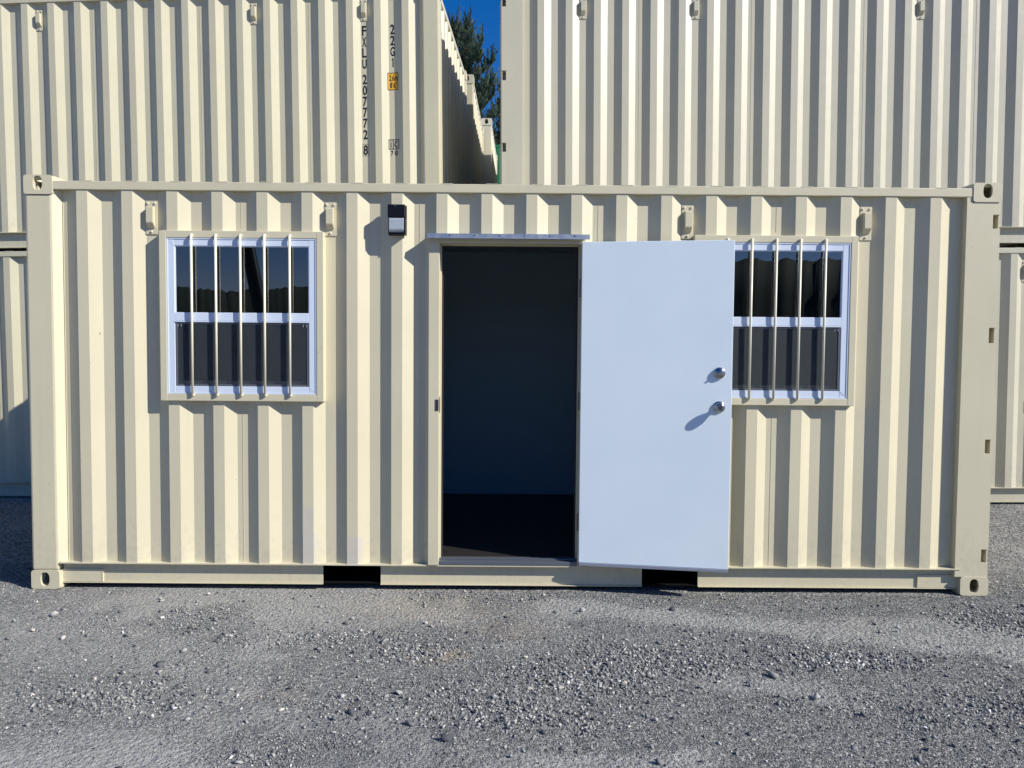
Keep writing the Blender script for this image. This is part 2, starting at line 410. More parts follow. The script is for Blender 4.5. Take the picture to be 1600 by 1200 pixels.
    while k < L-.1: xs += [(k, 0), (k+.10, 0), (k+.12, -.02), (k+.19, -.02)]; k += .21
    a = [bm.verts.new((x, .05, H-.040+d)) for x, d in xs]; b = [bm.verts.new((x, W-.05, H-.040+d)) for x, d in xs]
    for i in range(len(xs)-1): bm.faces.new((a[i], a[i+1], b[i+1], b[i]))
    obj('roof', bm, mt, root)
    for k in vents: vent(root, x0 + k*p + .104*p/.279, (vt or H-.146), mt)
    return root, pts, sw
def _free(x, z0, z1, holes):
    out = []; cur = z0
    for h in sorted((q for q in holes if q[0]-.04 < x < q[1]+.04), key=lambda q: q[2]):
        if h[2] - .05 > cur: out.append((cur, h[2]-.05))
        cur = max(cur, h[3]+.05)
    if cur < z1: out.append((cur, z1))
    return out

# ------------------------------------------------------------------ the office container in front
WX = (0.0, 3.317)
WF = (.836, 1.853, 1.200, 2.255)          # steel surround of the left window
DO = (2.505, 3.482, .170, 2.222)          # door frame outline
holes = [(WF[0]+.02+d, WF[1]-.02+d, WF[2]+.02, WF[3]-.02) for d in WX] + [(DO[0]+.02, DO[1]-.02, .1698, DO[3]-.015)]
office, opts, osw = container((0, 0, 0), (0, 0, 0), M['cream'], holes=holes, seams=(3, 7, 11, 15))
office.name = 'office_container'
tag(office, 'cream container office in front, with an open white door and two barred windows', 'container')

def ring(bm, x0, x1, z0, z1, w, y0, y1, bev=.002):
    box(bm, x0, x0+w, y0, y1, z0, z1, bev); box(bm, x1-w, x1, y0, y1, z0, z1, bev)
    box(bm, x0+w-.001, x1-w+.001, y0+.0008, y1-.0008, z0, z0+w, bev); box(bm, x0+w-.001, x1-w+.001, y0+.0008, y1-.0008, z1-w, z1, bev)
def window(dx):
    X0, X1, Z0, Z1 = WF[0]+dx, WF[1]+dx, WF[2], WF[3]
    bm = bmesh.new(); ring(bm, X0, X1, Z0, Z1, .043, -.010, .062, .003)
    w = obj('window', bm, M['cream'], office)
    a, b, c, d = X0+.0435, X1-.0435, Z0+.0435, Z1-.0435
    bm = bmesh.new(); ring(bm, a, b, c, d, .009, -.0070, .062, .002)        # outer lip of the vinyl frame
    ring(bm, a+.0085, b-.0085, c+.0085, d-.0085, .040, -.0035, .060, .003)
    for sx_, sz_ in ((1, 1), (1, -1), (-1, 1), (-1, -1)):     # mitre lines
        px, pz = (a if sx_ > 0 else b), (c if sz_ > 0 else d)
        q0, q1 = Vector((px+sx_*.019, -.0042, pz+sz_*.019)), Vector((px+sx_*.047, -.0042, pz+sz_*.047))
        cyl(bm, q0, q1, .0009, 5)
    obj('window_frame', bm, M['vinyl'], w)
    gx0, gx1 = a+.049, b-.049
    zm = 1.725
    bm = bmesh.new(); ring(bm, gx0-.001, gx1+.001, zm, d-.048, .006, .002, .016, .001)
    obj('sash', bm, M['vinyl'], w)
    bm = bmesh.new(); box(bm, gx0-.001, gx1+.001, -.004, .030, zm-.026, zm+.026, .003); box(bm, gx0, gx1, -.0065, .012, zm-.034, zm-.0265)
    obj('meeting_rail', bm, M['vinyl'], w)
    bm = bmesh.new(); box(bm, gx0-.001, gx1+.001, .022, .050, c+.049, c+.080, .003)
    obj('sash_rail', bm, M['grey_vinyl'], w)
    g = obj('glass_pane', bx(gx0, gx1, .0065, .0085, zm+.02, d-.047), M['glass'], w)
    g2 = obj('glass_pane', bx(gx0, gx1, .034, .036, c+.078, zm-.02), M['glass'], w)
    s = obj('insect_screen', bx(gx0+.012, gx1-.012, .0020, .0028, c+.060, zm-.036), M['screen'], w)
    bm = bmesh.new(); ring(bm, gx0+.002, gx1-.002, c+.050, zm-.0355, .011, -.001, .006, .001); obj('screen_frame', bm, M['screen_frame'], w)
    for q_ in (gx0+.015, gx1-.037):
        bm = bmesh.new(); ring(bm, q_, q_+.022, zm-.062, zm-.040, .0025, .0002, .0018, 0); obj('screen_tab', bm, M['grey_vinyl'], w)
    for lx in (.27, .72):
        q = gx0 + (gx1-gx0)*lx; bm = bmesh.new(); box(bm, q-.03, q+.03, .012, .030, zm+.0255, zm+.034, .002); box(bm, q-.008, q+.03, .013, .028, zm+.033, zm+.042, .003)
        obj('sash_latch', bm, M['grey_vinyl'], w)
    for q in (1.040, 1.190, 1.342, 1.491, 1.647):
        bm = bmesh.new(); x = q+dx; cyl(bm, (x, -.0205, 1.240), (x, -.0205, 2.226), .0078, 14)
        for z in (1.240, 2.226): bmesh.ops.create_uvsphere(bm, u_segments=12, v_segments=8, radius=.0105, matrix=Matrix.Translation((x, -.0165, z)))
        obj('security_bar', bm, M['bar'], w, True)
    return w
for d in WX: window(d)

# door frame
bm = bmesh.new()
box(bm, DO[0], DO[0]+.068, -.004, .062, .1705, DO[3], .003)
box(bm, 3.449, DO[1], -.004, .062, .1705, DO[3], .003)
box(bm, DO[0]+.067, 3.450, -.003, .061, 2.192, DO[3]-.001, .003)
box(bm, DO[0]+.064, DO[0]+.076, .0625, .115, .1705, 2.196, .002); box(bm, 3.4415, 3.452, .0625, .115, .1705, 2.196, .002)
box(bm, DO[0]+.066, 3.450, .0625, .115, 2.186, 2.198, .002)
df = obj('door_frame', bm, M['cream'], office)
bm = bmesh.new(); box(bm, DO[0]+.0765, DO[0]+.086, .075, .095, .20, 2.185); box(bm, 3.431, 3.4405, .075, .095, .20, 2.185); box(bm, DO[0]+.09, 3.428, .075, .095, 2.175, 2.1855)
obj('weather_strip', bm, M['gasket'], df)
bm = bmesh.new(); box(bm, DO[0]+.069, 3.448, .000, .118, .1705, .196, .003); box(bm, DO[0]+.069, 3.448, .040, .060, .1965, .204, .002)
obj('threshold', bm, M['alu'], df)
bm = bmesh.new(); box(bm, DO[0]+.0675, DO[0]+.0705, .006, .036, 1.135, 1.235); obj('strike_plate', bm, M['dark_steel'], df)
bm = bmesh.new(); box(bm, DO[0]+.045, DO[0]+.066, -.007, -.0045, 1.15, 1.22); obj('strike_plate', bm, M['dark_steel'], df)
# drip cap
bm = bmesh.new(); x0, x1 = 2.500, 3.499
pr = [(.045, 2.243), (-.050, 2.2445), (-.056, 2.214), (-.052, 2.2135), (-.047, 2.239), (.045, 2.238)]
A = [bm.verts.new((x0, *q)) for q in pr]; B = [bm.verts.new((x1, *q)) for q in pr]
bm.faces.new(A); bm.faces.new(B[::-1])
for i in range(len(pr)): bm.faces.new((A[i], A[(i+1) % len(pr)], B[(i+1) % len(pr)], B[i]))
cap = obj('drip_cap', bm, M['galv'], office)
for i in range(7):
    x = x0 + .14 + i*.1535
    if x < x1 - .03:
        bm = bmesh.new(); lathe(bm, [(0, .004), (.002, .003)], (x, -.0535, 2.234), (0, -1, 0), 10); obj('rivet', bm, M['dark_steel'], cap)

# door slab, hinged on the right jamb and swung open
DW, DH, DT = .914, 2.006, .044
door = obj('door', bx(.0, DW, .0, DT, .006, DH, bev=.003), M['white_door'], office)
door.location = (3.4545, -.026, .197); door.rotation_euler = (0, 0, -R(8.25))
obj('door_sweep', bx(.004, DW-.004, -.007, .030, -.014, .0055, bev=.002), M['sweep'], door)
obj('door_skin', bx(.0, DW, DT+.0005, DT+.003, .006, DH), M['cream'], door)
for z in (1.72, 1.02, .26):
    bm = bmesh.new(); cyl(bm, (-.006, -.002, z-.055), (-.006, -.002, z+.055), .0075, 12); box(bm, -.004, .001, .002, .038, z-.05, z+.05)
    obj('hinge', bm, M['dark_steel'], door)
bm = bmesh.new(); c = (.840, 0, 1.000)
lathe(bm, [(0, .036), (.004, .036), (.009, .032), (.010, .014), (.022, .013), (.028, .021), (.036, .0285), (.046, .030), (.053, .026), (.057, .019), (.0575, .012), (.055, .011)], c, (0, -1, 0), 28)
kn = obj('door_knob', bm, M['nickel'], door, False); 
for p_ in kn.data.polygons: p_.use_smooth = len(p_.vertices) == 4
bm = bmesh.new(); lathe(bm, [(0, .010), (.003, .010), (.004, .006)], (c[0], -.0555, c[2]), (0, -1, 0), 16); obj('knob_button', bm, M['dark_steel'], kn)
bm = bmesh.new(); c = (.838, 0, 1.206)
lathe(bm, [(0, .036), (.008, .035), (.014, .029), (.016, .013), (.018, .010)], c, (0, -1, 0), 28)
db = obj('deadbolt', bm, M['nickel'], door)
for p_ in db.data.polygons: p_.use_smooth = len(p_.vertices) == 4
bm = bmesh.new(); box(bm, -.019, .019, -.023, -.014, -.006, .006, .003)
bmesh.ops.rotate(bm, verts=bm.verts, cent=(0, 0, 0), matrix=Matrix.Rotation(R(-38), 3, 'Y')); bmesh.ops.translate(bm, verts=bm.verts, vec=(c[0], 0, c[2]))
obj('thumb_turn', bm, M['nickel'], db)

# wall lamp
lx0, lx1, lz0, lz1 = 2.258, 2.368, 2.236, 2.420
bm = bmesh.new(); box(bm, lx0, lx1, -.004, .0095, lz0, lz1, .003)
wl = obj('wall_lamp', bm, M['black'], office)
bm = bmesh.new()
pr = [(-.0045, 2.342), (-.050, 2.342), (-.050, 2.410), (-.044, 2.4195), (-.0045, 2.4195)]
A = [bm.verts.new((lx0, *q)) for q in pr]; B = [bm.verts.new((lx1-.006, *q)) for q in pr]
bm.faces.new(A); bm.faces.new(B[::-1])
for i in range(5): bm.faces.new((A[i], A[(i+1) % 5], B[(i+1) % 5], B[i]))
bmesh.ops.recalc_face_normals(bm, faces=bm.faces); bmesh.ops.bevel(bm, geom=list(bm.edges), offset=.002, segments=2, affect='EDGES')
obj('lamp_housing', bm, M['black'], wl)
bm = bmesh.new(); box(bm, lx0+.001, lx0+.006, -.030, -.0045, lz0+.001, 2.341, .001); box(bm, lx1-.012, lx1-.002, -.038, -.0045, lz0+.001, 2.341, .001); box(bm, lx0+.006, lx1-.012, -.030, -.0045, lz0+.001, lz0+.014, .001)
obj('lamp_bezel', bm, M['black'], wl)
bm = bmesh.new(); pr = [(-.006, 2.251), (-.034, 2.253), (-.044, 2.266), (-.047, 2.330), (-.042, 2.3405), (-.006, 2.3405)]
A = [bm.verts.new((lx0+.0065, *q)) for q in pr]; B = [bm.verts.new((lx1-.0125, *q)) for q in pr]
bm.faces.new(A); bm.faces.new(B[::-1])
for i in range(6): bm.faces.new((A[i], A[(i+1) % 6], B[(i+1) % 6], B[i]))
bmesh.ops.recalc_face_normals(bm, faces=bm.faces); bmesh.ops.bevel(bm, geom=list(bm.edges), offset=.003, segments=2, affect='EDGES')
obj('lamp_lens', bm, M['lamp_glass'], wl)
bm = bmesh.new(); lathe(bm, [(0, .005), (.004, .004)], (2.304, -.050, 2.409), (0, -1, 0), 12); obj('photocell', bm, M['nickel'], wl)

# interior lining: walls, ceiling
def lining():
    bm = bmesh.new(); x0, x1, y0, y1, z0, z1 = .19, L-.21, .118, 2.270, .1915, 2.44
    box(bm, x0, x1, y1, y1+.02, z0, z1)
    x = x0+.15
    while x < x1:     # joints of the wall sheets
        box(bm, x-.003, x+.003, y1-.0032, y1-.0002, z0+.045, z1); x += .405
    box(bm, x0-.02, x0, y0, y1+.02, z0, z1); box(bm, x1, x1+.02, y0, y1+.02, z0, z1)
    box(bm, x0-.02, x1+.02, y0, y1+.02, z1+.001, z1+.02)
    # inner skin of the front wall around the openings
    xs = [x0, WF[0]+.05, WF[1]-.05, DO[0]+.07, 3.448, WF[0]+.05+3.317, WF[1]-.05+3.317, x1]
    for i in range(7):
        a, b = xs[i], xs[i+1]
        if i in (0, 2, 4, 6): box(bm, a, b, y0-.03, y0-.002, z0, z1)
        elif i == 3: box(bm, a, b, y0-.03, y0-.002, 2.20, z1)
        else: box(bm, a, b, y0-.03, y0-.002, z0, WF[2]+.055); box(bm, a, b, y0-.03, y0-.002, WF[3]-.055, z1)
    return bm
li = obj('interior_lining', lining(), M['liner'], office)
obj('interior_skirting', bx(.2, L-.22, 2.262, 2.2695, .1905, .232), M['liner'], li)
# shelf and window boards one glimpses through the panes are left dark

# ------------------------------------------------------------------ markings
def glyph(bm, ch, x0, x1, z0, z1, mi=0, y=-.0006):
    if ch == '1':
        wv_ = (x1-x0); pl_ = [(x0+wv_*.45, z0), (x1, z0), (x1, z1), (x0+wv_*.55, z1), (x0, z1-(z1-z0)*.17), (x0, z1-(z1-z0)*.27), (x0+wv_*.45, z1-(z1-z0)*.17)]
        f = bm.faces.new([bm.verts.new((a_, y, b_)) for a_, b_ in pl_]); f.material_index = mi; return
    cu = bpy.data.curves.new('t', 'FONT'); cu.body = ch; cu.resolution_u = 5; cu.offset = .022
    to = bpy.data.objects.new('t', cu); COL.objects.link(to)
    dg = bpy.context.evaluated_depsgraph_get(); me = bpy.data.meshes.new_from_object(to.evaluated_get(dg))
    co = np.empty(len(me.vertices)*3); me.vertices.foreach_get('co', co); co = co.reshape(-1, 3)
    mn, mx = co.min(0), co.max(0); s = mx - mn
    vs = [bm.verts.new((x0 + (c_[0]-mn[0])/max(s[0], 1e-6)*(x1-x0), y, z0 + (c_[1]-mn[1])/s[1]*(z1-z0))) for c_ in co]
    for p_ in me.polygons:
        try: f = bm.faces.new([vs[i] for i in p_.vertices]); f.material_index = mi
        except ValueError: pass
    bpy.data.objects.remove(to); bpy.data.curves.remove(cu); bpy.data.meshes.remove(me)
def rect(bm, x0, x1, z0, z1, y, mi=0, nx=6):
    xs = [x0+(x1-x0)*i/nx for i in range(nx+1)]
    a = [bm.verts.new((x, y, z0)) for x in xs]; b = [bm.verts.new((x, y, z1)) for x in xs]
    for i in range(nx): f = bm.faces.new((a[i], a[i+1], b[i+1], b[i])); f.material_index = mi
def frame(bm, x0, x1, z0, z1, t, y, mi=0):
    rect(bm, x0, x1, z0, z0+t, y, mi); rect(bm, x0, x1, z1-t, z1, y, mi); rect(bm, x0, x0+t, z0+t, z1-t, y, mi, 1); rect(bm, x1-t, x1, z0+t, z1-t, y, mi, 1)
def wrap(bm, pts):
    for v_ in bm.verts: v_.co.y += prof_y(pts, v_.co.x) - .0010
def codes(root, pts, cx, cx2, ztop, full=True):
    k = .00635/5.455; Z = lambda y: ztop - (y-57)*k
    bm = bmesh.new()
    for ch, a, b in (('F', 57, 140), ('X', 150, 235), ('L', 245, 325), ('U', 340, 418), ('2', 468, 550), ('0', 560, 643), ('7', 655, 738), ('7', 748, 830), ('7', 842, 922), ('2', 938, 1018), ('8', 1068, 1152)):
        glyph(bm, ch, cx-.0215, cx+.0215, Z(b), Z(a))
    frame(bm, cx-.030, cx+.030, Z(1160), Z(1060), .0025, -.0004)
    wrap(bm, pts); obj('code_lettering', bm, M['ink'], root)
    if not full: return
    bm = bmesh.new()
    for ch, a, b in (('2', 52, 135), ('2', 145, 228), ('G', 240, 320), ('1', 335, 412)):
        w = .0215 if ch != '1' else .009
        glyph(bm, ch, cx2-w, cx2+w, Z(b), Z(a))
    wrap(bm, pts); obj('code_lettering', bm, M['ink'], root)
    bm = bmesh.new(); a, b, zt, zb = cx2-.052, cx2+.055, Z(460), Z(606)
    rect(bm, a, b, zb, zt, -.0002, 1, 14); frame(bm, a, b, zb, zt, .006, -.0008)
    u = (b-a)/94; X = lambda q: a + (q-292)*u
    for ch, p0, p1, q0, q1 in (('2', 304, 322, 478, 528), (',', 325, 329, 520, 534), ('6', 333, 351, 478, 528), ('m', 355, 379, 492, 528), ('8', 312, 331, 542, 590), ("'", 335, 338, 542, 556), ('6', 342, 360, 542, 590), ('"', 365, 373, 542, 556)):
        glyph(bm, ch, X(p0), X(p1), Z(q1), Z(q0), 0, -.0012)
    wrap(bm, pts); obj('height_sticker', bm, [M['ink'], M['yellow']], root)
    bm = bmesh.new(); a, b = cx2-.050, cx2+.058; zt, zb = Z(1025), Z(1110); u = (b-a)/93; X = lambda q: a + (q-300)*u
    frame(bm, a, b, zb, zt, .007, -.0004); rect(bm, X(337), X(343), zb+.007, zt-.007, -.0004, 0, 1)
    glyph(bm, 'i', X(316), X(324), Z(1096), Z(1040)); glyph(bm, 'C', X(350), X(378), Z(1096), Z(1040))
    glyph(bm, '7', X(318), X(341), Z(1162), Z(1122)); glyph(bm, '0', X(352), X(380), Z(1162), Z(1122))
    wrap(bm, pts); obj('class_mark', bm, M['ink'], root)

# ------------------------------------------------------------------ stacked containers behind
G = 'cream containers stacked behind the office'
yaw, roll = R(3.285), R(.787)
def stack_matrix(px, py, pz, yaw, roll): return Matrix.Translation((px, py, pz)) @ Matrix.Rotation(-yaw, 4, 'Z') @ Matrix.Rotation(-roll, 4, 'Y')
def put(root, mtx, dz): root.matrix_world = mtx @ Matrix.Translation((0, 0, dz))
SL = stack_matrix(-3.6966, 3.1742, -.0741, yaw, roll)
SR = stack_matrix(2.94, 2.77, -.02, 0, R(.5))
kw = dict(inset=.018)
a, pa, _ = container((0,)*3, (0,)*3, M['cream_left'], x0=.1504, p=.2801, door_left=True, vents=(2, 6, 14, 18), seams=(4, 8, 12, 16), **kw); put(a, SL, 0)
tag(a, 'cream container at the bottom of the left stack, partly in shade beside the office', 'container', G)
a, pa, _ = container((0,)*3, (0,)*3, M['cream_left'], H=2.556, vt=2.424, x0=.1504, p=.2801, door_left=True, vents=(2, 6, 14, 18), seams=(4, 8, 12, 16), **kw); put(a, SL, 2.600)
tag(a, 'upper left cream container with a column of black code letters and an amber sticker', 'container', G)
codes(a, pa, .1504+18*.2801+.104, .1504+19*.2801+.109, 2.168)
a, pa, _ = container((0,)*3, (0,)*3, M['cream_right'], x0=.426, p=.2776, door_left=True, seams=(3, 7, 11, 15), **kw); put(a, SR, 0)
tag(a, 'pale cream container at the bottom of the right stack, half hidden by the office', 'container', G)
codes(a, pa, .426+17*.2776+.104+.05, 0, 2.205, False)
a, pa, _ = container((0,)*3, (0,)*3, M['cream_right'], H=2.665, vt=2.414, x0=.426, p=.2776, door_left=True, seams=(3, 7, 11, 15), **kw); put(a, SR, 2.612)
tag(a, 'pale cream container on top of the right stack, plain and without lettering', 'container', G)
for (xr, y, z, h, nm, lo) in ((2.495, 5.46, 5.235, 2.56, 'second cream container back along the gap, on top of its stack', 'second cream container back along the gap, under another one'),
                          (2.675, 7.97, 5.44, 2.56, 'third cream container back along the gap, on top of its stack', 'third cream container back along the gap, under another one')):
    mt_ = stack_matrix(xr-L, y+L*math.sin(R(1.2)), z-h-2.60, R(1.2), 0)
    for dz, hh, lb in ((0, 2.591, lo), (2.60, h, nm)):
        a, pa, _ = container((0,)*3, (0,)*3, M['cream_left'] if y < 7 else M['white_box'], H=hh, x0=.3, p=.2782, door_left=True, vents=(), pockets=False, detail=False, **kw)
        put(a, mt_, dz); tag(a, lb, 'container', 'cream containers lined up along the gap')
for i_, (y_, nm) in enumerate(((5.33, 'second'), (7.90, 'third'))):
    for dz, wd_ in ((0, 'lower'), (2.60, 'upper')):
        a, pa, _ = container((0,)*3, (0,)*3, M['cream_right'], x0=.4, p=.2782, door_left=True, vents=(), pockets=False, detail=False, **kw)
        put(a, stack_matrix(2.97 + .02*i_, y_, -.02 + .12*i_, 0, 0), dz); tag(a, f'{wd_} cream container, {nm} back in the row behind the right stack', 'container', 'cream containers in the right row')
a, pa, _ = container((0,)*3, (0,)*3, M['green'], H=2.591, vents=(), pockets=False, detail=False, **kw)
put(a, stack_matrix(2.1, 10.75, .6, 0, 0), 2.60); tag(a, 'dark green container at the far end of the gap, stacked on another', 'container', 'green containers at the far end')
a, pa, _ = container((0,)*3, (0,)*3, M['green'], H=2.591, vents=(), pockets=False, detail=False, **kw)
put(a, stack_matrix(2.1, 10.75, .6, 0, 0), 0); tag(a, 'dark green container at the far end of the gap, lowest of two', 'container', 'green containers at the far end')

# ------------------------------------------------------------------ ground
rng = np.random.default_rng(7)
def vnoise(x, y, s, seed):
    x = x*s; y = y*s; xi = np.floor(x).astype(np.int64); yi = np.floor(y).astype(np.int64); fx = x-xi; fy = y-yi
    fx = fx*fx*(3-2*fx); fy = fy*fy*(3-2*fy)
    def h(a, b):
        v_ = np.sin(a*127.1 + b*311.7 + seed*74.7)*43758.5453; return v_ - np.floor(v_)
    return (h(xi, yi)*(1-fx) + h(xi+1, yi)*fx)*(1-fy) + (h(xi, yi+1)*(1-fx) + h(xi+1, yi+1)*fx)*fy
def sstep(a, b, v_): t = np.clip((v_-a)/(b-a), 0, 1); return t*t*(3-2*t)
def gz(x, y):
    z = .016*(vnoise(x, y, 1.1, 1)-.5) + .012*(vnoise(x, y, 3.3, 2)-.5) + .006*(vnoise(x, y, 11, 3)-.5) + .004*(vnoise(x, y, 37, 4)-.5)
    near = sstep(-.8, -.05, y)*sstep(-.6, .2, x)*(1-sstep(6.0, 6.6, x))
    z = z*(1-.6*near) - .004
    back = sstep(2.5, 2.9, y)
    z += back*(np.interp(x, [-30, -3.8, 2.4, 2.9, 9, 30], [-.07, -.074, .0, -.03, .02, .02]))
    z += sstep(7.0, 10.6, y)*.6*(1-sstep(30, 60, y))
    far = sstep(10, 60, np.hypot(x-3, y))
    return z*(1-far)
def dustf(x, y):
    """compacted, paler strips left by wheels"""
    d = .50*vnoise(x*.55, y, 1.0, 11) + .32*vnoise(x, y, 2.3, 12) + .18*vnoise(x, y, 7, 13)
    d = sstep(.45, .68, d)
    for (xa, ya, xb, yb, w, k) in ((3.3, -.22, 6.2, -1.05, .20, .9), (5.0, -.55, 8.0, -1.0, .25, .8), (.0, -.6, 1.6, -1.05, .35, .6), (1.2, -1.95, 2.6, -1.85, .25, .8), (3.1, -2.0, 3.7, -1.95, .15, .8), (4.0, -1.2, 4.7, -1.45, .15, .7)):
        ax, ay = xb-xa, yb-ya; t = np.clip(((x-xa)*ax + (y-ya)*ay)/(ax*ax+ay*ay), 0, 1)
        q = np.hypot(x-(xa+t*ax), y-(ya+t*ay)) + .12*(vnoise(x, y, 5, 15)-.5); d = np.maximum(d, k*(1-sstep(w*.4, w, q)))
    for (cx_, cy_, r) in ((3.6, -1.0, .38), (4.7, -1.05, .30), (2.9, -1.15, .3), (3.3, -1.55, .4), (5.2, -1.6, .5), (2.2, -1.9, .25)):
        q = np.hypot((x-cx_)*.6, y-cy_) + .12*(vnoise(x, y, 6, 16)-.5); d = d*(sstep(r*.4, r, q))
    return np.clip(d, 0, 1)
def axis(a, b, step, far):
    core = np.arange(a, b, step); out = [core]; s = step; v_ = b; r_ = []
    while v_ < far: r_.append(v_); s *= 1.25; v_ += s
    l_ = []; s = step; v_ = a - step
    while v_ > -far: l_.append(v_); s *= 1.25; v_ -= s
    return np.array(l_[::-1] + list(core) + r_)
gx, gy = axis(-.9, 7.2, .014, 1200), axis(-2.35, 3.0, .014, 1200)
X, Y = np.meshgrid(gx, gy); Z = gz(X, Y); D = dustf(X, Y)
nx, ny = len(gx), len(gy)
co = np.stack([X.ravel(), Y.ravel(), Z.ravel()], 1)
i = np.arange(nx-1); j = np.arange(ny-1); I, J = np.meshgrid(i, j); q = (J*nx+I).ravel()
fc = np.stack([q, q+1, q+1+nx, q+nx], 1)
def npmesh(name, co, fc, k):
    me = bpy.data.meshes.new(name); me.vertices.add(len(co)); me.vertices.foreach_set('co', co.astype(np.float32).ravel())
    me.loops.add(fc.size); me.loops.foreach_set('vertex_index', fc.astype(np.int32).ravel())
    me.polygons.add(len(fc)); me.polygons.foreach_set('loop_start', np.arange(0, fc.size, k, dtype=np.int32)); me.polygons.foreach_set('loop_total', np.full(len(fc), k, dtype=np.int32))
    me.update(); me.validate(); return me
me = npmesh('ground', co, fc, 4); at = me.attributes.new('dust', 'FLOAT', 'POINT'); at.data.foreach_set('value', D.ravel().astype(np.float32))
mg = mat('crushed_stone_ground', (.2, .2, .2), .9, 0, .25); n = NT(mg); v = n.coord()
da = n.n('ShaderNodeAttribute', attribute_name='dust').outputs['Fac']
vo = n.n('ShaderNodeTexVoronoi'); vo.inputs['Scale'].default_value = 120; n.l(v, vo.inputs['Vector'])
vo2 = n.n('ShaderNodeTexVoronoi'); vo2.inputs['Scale'].default_value = 48; n.l(v, vo2.inputs['Vector'])
sp = n.n('ShaderNodeSeparateColor'); n.l(vo.outputs['Color'], sp.inputs[0]); sp2 = n.n('ShaderNodeSeparateColor'); n.l(vo2.outputs['Color'], sp2.inputs[0])
c1 = n.ramp(sp.outputs[0], [(0, (.042, .043, .045)), (.45, (.205, .205, .195)), (.82, (.365, .36, .33)), (1, (.66, .64, .57))])
c2 = n.ramp(sp2.outputs[0], [(0, (.076, .077, .077)), (.6, (.215, .215, .207)), (1, (.44, .43, .395))])
c = n.mix(.4, c1, c2)
c = n.mix(n.math('MULTIPLY', da, .72), c, (.375, .368, .34))
c = n.mix(n.math('MULTIPLY', n.ramp(n.noise(v, 2.1, 4), [(.62, (0,)*3), (.75, (1,)*3)]), .15), c, (.30, .25, .19))
tcg = n.n('ShaderNodeTexCoord'); spg = n.n('ShaderNodeSeparateXYZ'); n.l(tcg.outputs['Object'], spg.inputs[0])
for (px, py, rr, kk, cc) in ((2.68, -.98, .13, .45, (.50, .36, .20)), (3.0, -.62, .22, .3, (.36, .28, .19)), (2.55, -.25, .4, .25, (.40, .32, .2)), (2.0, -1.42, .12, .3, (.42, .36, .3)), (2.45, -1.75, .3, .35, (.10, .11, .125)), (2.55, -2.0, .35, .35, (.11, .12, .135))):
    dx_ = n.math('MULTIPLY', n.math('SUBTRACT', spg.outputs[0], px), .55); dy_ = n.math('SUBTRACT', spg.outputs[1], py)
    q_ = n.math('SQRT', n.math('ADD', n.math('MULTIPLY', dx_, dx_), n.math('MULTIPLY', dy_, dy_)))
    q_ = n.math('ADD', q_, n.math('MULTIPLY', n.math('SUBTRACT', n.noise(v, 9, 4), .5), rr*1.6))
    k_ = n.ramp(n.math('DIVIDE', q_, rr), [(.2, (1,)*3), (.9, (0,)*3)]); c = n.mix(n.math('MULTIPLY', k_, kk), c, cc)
n.l(c, n.b.inputs['Base Color'])
hh = n.math('ADD', n.math('MULTIPLY', vo.outputs['Distance'], -.5), n.math('ADD', n.math('MULTIPLY', vo2.outputs['Distance'], -1.1), n.math('MULTIPLY', n.noise(v, 400, 3), .35)))
n.bump(hh, 1.0, .010)
gr = obj('ground', me, mg); tag(gr, kind='structure')

# gravel: many small angular stones
def rock_templates(k):
    out = []
    for s in range(k):
        r_ = np.random.default_rng(100+s); bm = bmesh.new(); npts = 9
        for _ in range(npts):
            p_ = r_.normal(size=3); p_ /= np.linalg.norm(p_); p_ *= r_.uniform(.8, 1.05, 3)*np.array([1, .75, .55]); bm.verts.new(p_)
        r2 = bmesh.ops.convex_hull(bm, input=bm.verts)
        bmesh.ops.delete(bm, geom=[g_ for g_ in r2['geom_interior'] + r2['geom_unused'] if isinstance(g_, bmesh.types.BMVert)], context='VERTS')
        bmesh.ops.triangulate(bm, faces=bm.faces); bmesh.ops.recalc_face_normals(bm, faces=bm.faces); bm.verts.index_update()
        out.append((np.array([v_.co[:] for v_ in bm.verts]), np.array([[v_.index for v_ in f.verts] for f in bm.faces]))); bm.free()
    return out
TP = rock_templates(8)
def rotm(n_):
    q = rng.normal(size=(n_, 4)); q /= np.linalg.norm(q, axis=1)[:, None]; w, x, y, z = q.T
    return np.stack([1-2*(y*y+z*z), 2*(x*y-z*w), 2*(x*z+y*w), 2*(x*y+z*w), 1-2*(x*x+z*z), 2*(y*z-x*w), 2*(x*z-y*w), 2*(y*z+x*w), 1-2*(x*x+y*y)], 1).reshape(-1, 3, 3)
def scatter(n_, x0, x1, y0, y1, s0, s1, pw, keep):
    x = rng.uniform(x0, x1, n_); y = rng.uniform(y0, y1, n_)
    # stay in a wedge a little wider than the picture
    ok = np.abs(x-3.02) < (y+4.62)*.80 + .25
    ok &= ~((x > -.02) & (x < 6.08) & (y > -.0) & (y < 2.45))
    d = dustf(x, y); ok &= rng.random(n_) < keep(d, x, y)
    x, y = x[ok], y[ok]; s = s0*(s1/s0)**(rng.random(len(x))**pw)
    return x, y, s
def cluster(cx_, cy_, rx_, ry_, n_):
    x = rng.normal(cx_, rx_*.55, n_); y = np.minimum(rng.normal(cy_, ry_*.7, n_), -.03); return x, y, .005*(3.6**(rng.random(n_)**1.7))
def clump(x, y): return sstep(.52, .72, .6*vnoise(x*.7, y, 1.9, 21) + .4*vnoise(x, y, 5.5, 22))
